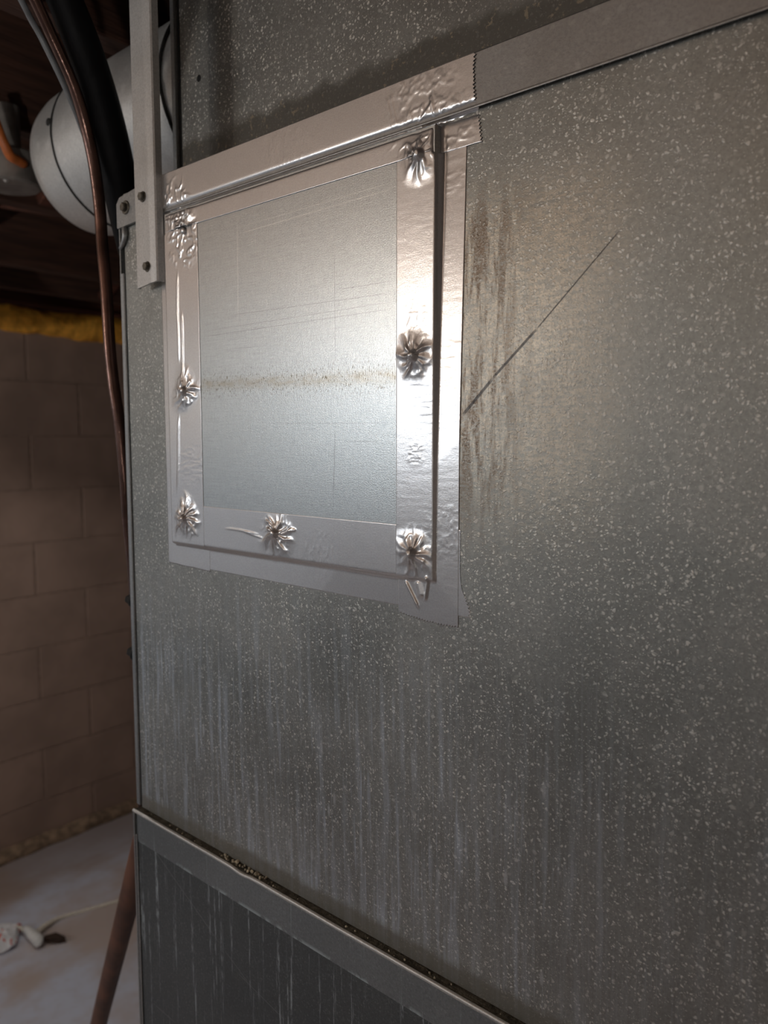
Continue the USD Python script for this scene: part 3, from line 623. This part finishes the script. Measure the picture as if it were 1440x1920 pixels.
obj('rivet', lathe([(0, .0), (.0055, .0), (.005, .002), (.0025, .0032), (0, .0034)], [0, -1, .05], (XS1 - .013, RYc - RR * .985, RZc + .018), 16), M['seam'], rd, label='dark rivet')

# ------------------------------------------------------------------ pipes and cables at the left
def through(*pts): return [on(px, py, y=y) for px, py, y in pts]
tag(obj('suction_line', tube(through((70, -130, -.085), (104, -40, -.06), (146, 60, -.035), (178, 150, -.012), (203, 240, .008), (222, 330, .026), (244, 430, .05), (272, 540, .09), (310, 660, .14), (335, 820, .16)), [.0175, .018, .0185, .019, .0195] + [.0205] * 5, 28, 10), M['black'], smooth=True),
    'thick black insulated pipe curving down behind the strap', 'pipe')
tag(obj('copper_tube', tube(through((8, -110, -.11), (56, -20, -.085), (98, 70, -.06), (138, 160, -.036), (162, 240, -.018), (180, 330, -.006), (190, 430, .0), (199, 540, .0), (205, 640, .0), (213, 720, .002), (225, 800, .006), (233, 880, .010), (240, 980, .016), (250, 1080, .022), (262, 1300, .025), (272, 1600, .025)), [.0060] * 4 + [.0066] * 12, 22, 8), M['copper'], smooth=True),
    'long thin brown copper tube running down the left side of the plenum', 'pipe')
ws = tube(through((14, -60, -.095), (40, 0, -.08), (66, 50, -.06), (92, 100, -.045), (116, 150, -.03), (138, 200, -.014), (157, 250, .006), (177, 320, .016), (186, 390, .022)), .0033, 12, 10)
tag(obj('sheathed_wire', ws, M['wire'], smooth=True), 'thin grey sheathed wire following the copper tube', 'wire')
can = thing('junction_can', 'round dull metal canister under the joists at the picture edge', 'canister')
cc = on(28, 342, x=-1.33); 
obj('body', lathe([(0, .0), (.046, .0), (.05, .003), (.05, .05), (.047, .053), (.02, .056), (.02, .13), (0, .13)], [0, 0, 1], (cc[0] - .02, cc[1], cc[2] - .004), 48), M['can'], can)
obj('screw', hexhead((cc[0] + .012, cc[1] - .02, cc[2] - .004), [0, 0, -1], .003, .003), M['strap'], can)
tag(obj('orange_cable', tube([on(-30, 170, x=-1.28), on(-6, 235, x=-1.28), on(8, 270, x=-1.28), on(22, 295, x=-1.285), on(44, 307, x=-1.30)], .0075, 16, 10), M['orange'], smooth=True), 'short orange cable looping into the round metal canister', 'cable')
rod_a, rod_b = on(262, 1610, y=.06), on(140, 2110, z=0)
rod_b = on(186, 1935, y=None, x=None, z=.0) if False else rod_b
tag(obj('brown_pole', tube([rod_b + np.array([0, 0, .012]), rod_a + (rod_a - rod_b) * .06], .0150, 24, 1), M['rod']), 'rusty brown round pole leaning behind the furnace casing corner', 'pole')

# ------------------------------------------------------------------ litter on the floor
wr = thing('paper_wrapper', 'crumpled white paper wrapper with red print on the floor', 'wrapper')
c0 = on(-25, 1765, z=.02); c1 = on(28, 1738, z=.03)
u = np.linspace(0, 1, 40); v = np.linspace(-1, 1, 30); Uu, Vv = np.meshgrid(u, v)
ax = c1 - c0; ax[2] = 0; Lw = np.linalg.norm(ax); ax /= Lw; sd = np.array([ax[1], -ax[0], 0])
wid = .075 * (1 - sstep(Uu, .55, 1.0) * .93)
P = c0 + ax * (Uu * (Lw + .02))[..., None] + sd * (Vv * wid)[..., None]
hh = .035 * (1 - Vv ** 2) * (1 - .3 * Uu) + .014 * fbm(np.c_[Uu.ravel() * 6, Vv.ravel() * 4, Uu.ravel() * 0], octaves=3).reshape(Uu.shape) + .006
obj('paper', grid(P[..., 0], P[..., 1], np.maximum(hh, .003), skirt=(0, 0, -.002)), M['paper'], wr, smooth=40)
k0, k1 = on(24, 1738, z=.03), on(46, 1745, z=.02)
obj('twist', tube([k0, (k0 + k1) / 2 + [0, 0, .006], k1], [.007, .005, .006], 10, 6), M['string'], wr)
kn = [on(48, 1742, z=.025), on(58, 1752, z=.025), on(72, 1766, z=.02), on(76, 1768, z=.012)]
tail = tube(kn, [.010, .016, .018, .010], 14, 6); tail.vertices += .003 * fbm(tail.vertices * 60, octaves=2)[:, None]
obj('knot', tail, M['white'], wr)
st_ = through()
tag(obj('floor_string', tube([on(66, 1752, z=.012), on(82, 1738, z=.012), on(110, 1722, z=.006), on(160, 1707, z=.004), on(220, 1690, z=.004), on(300, 1668, z=.004), on(420, 1640, z=.004)], [.011, .010, .007, .006, .006, .006, .006], 8, 8), M['string'], smooth=True), 'pale string lying across the floor from the paper wrapper', 'string')
tag(obj('dark_chip', trimesh.convex.convex_hull(np.random.default_rng(6).normal(0, 1, (14, 3)) * [.028, .02, .008] + on(98, 1762, z=.012)), M['bark'], smooth=False), 'small dark brown chip beside the knotted wrapper', 'chip')
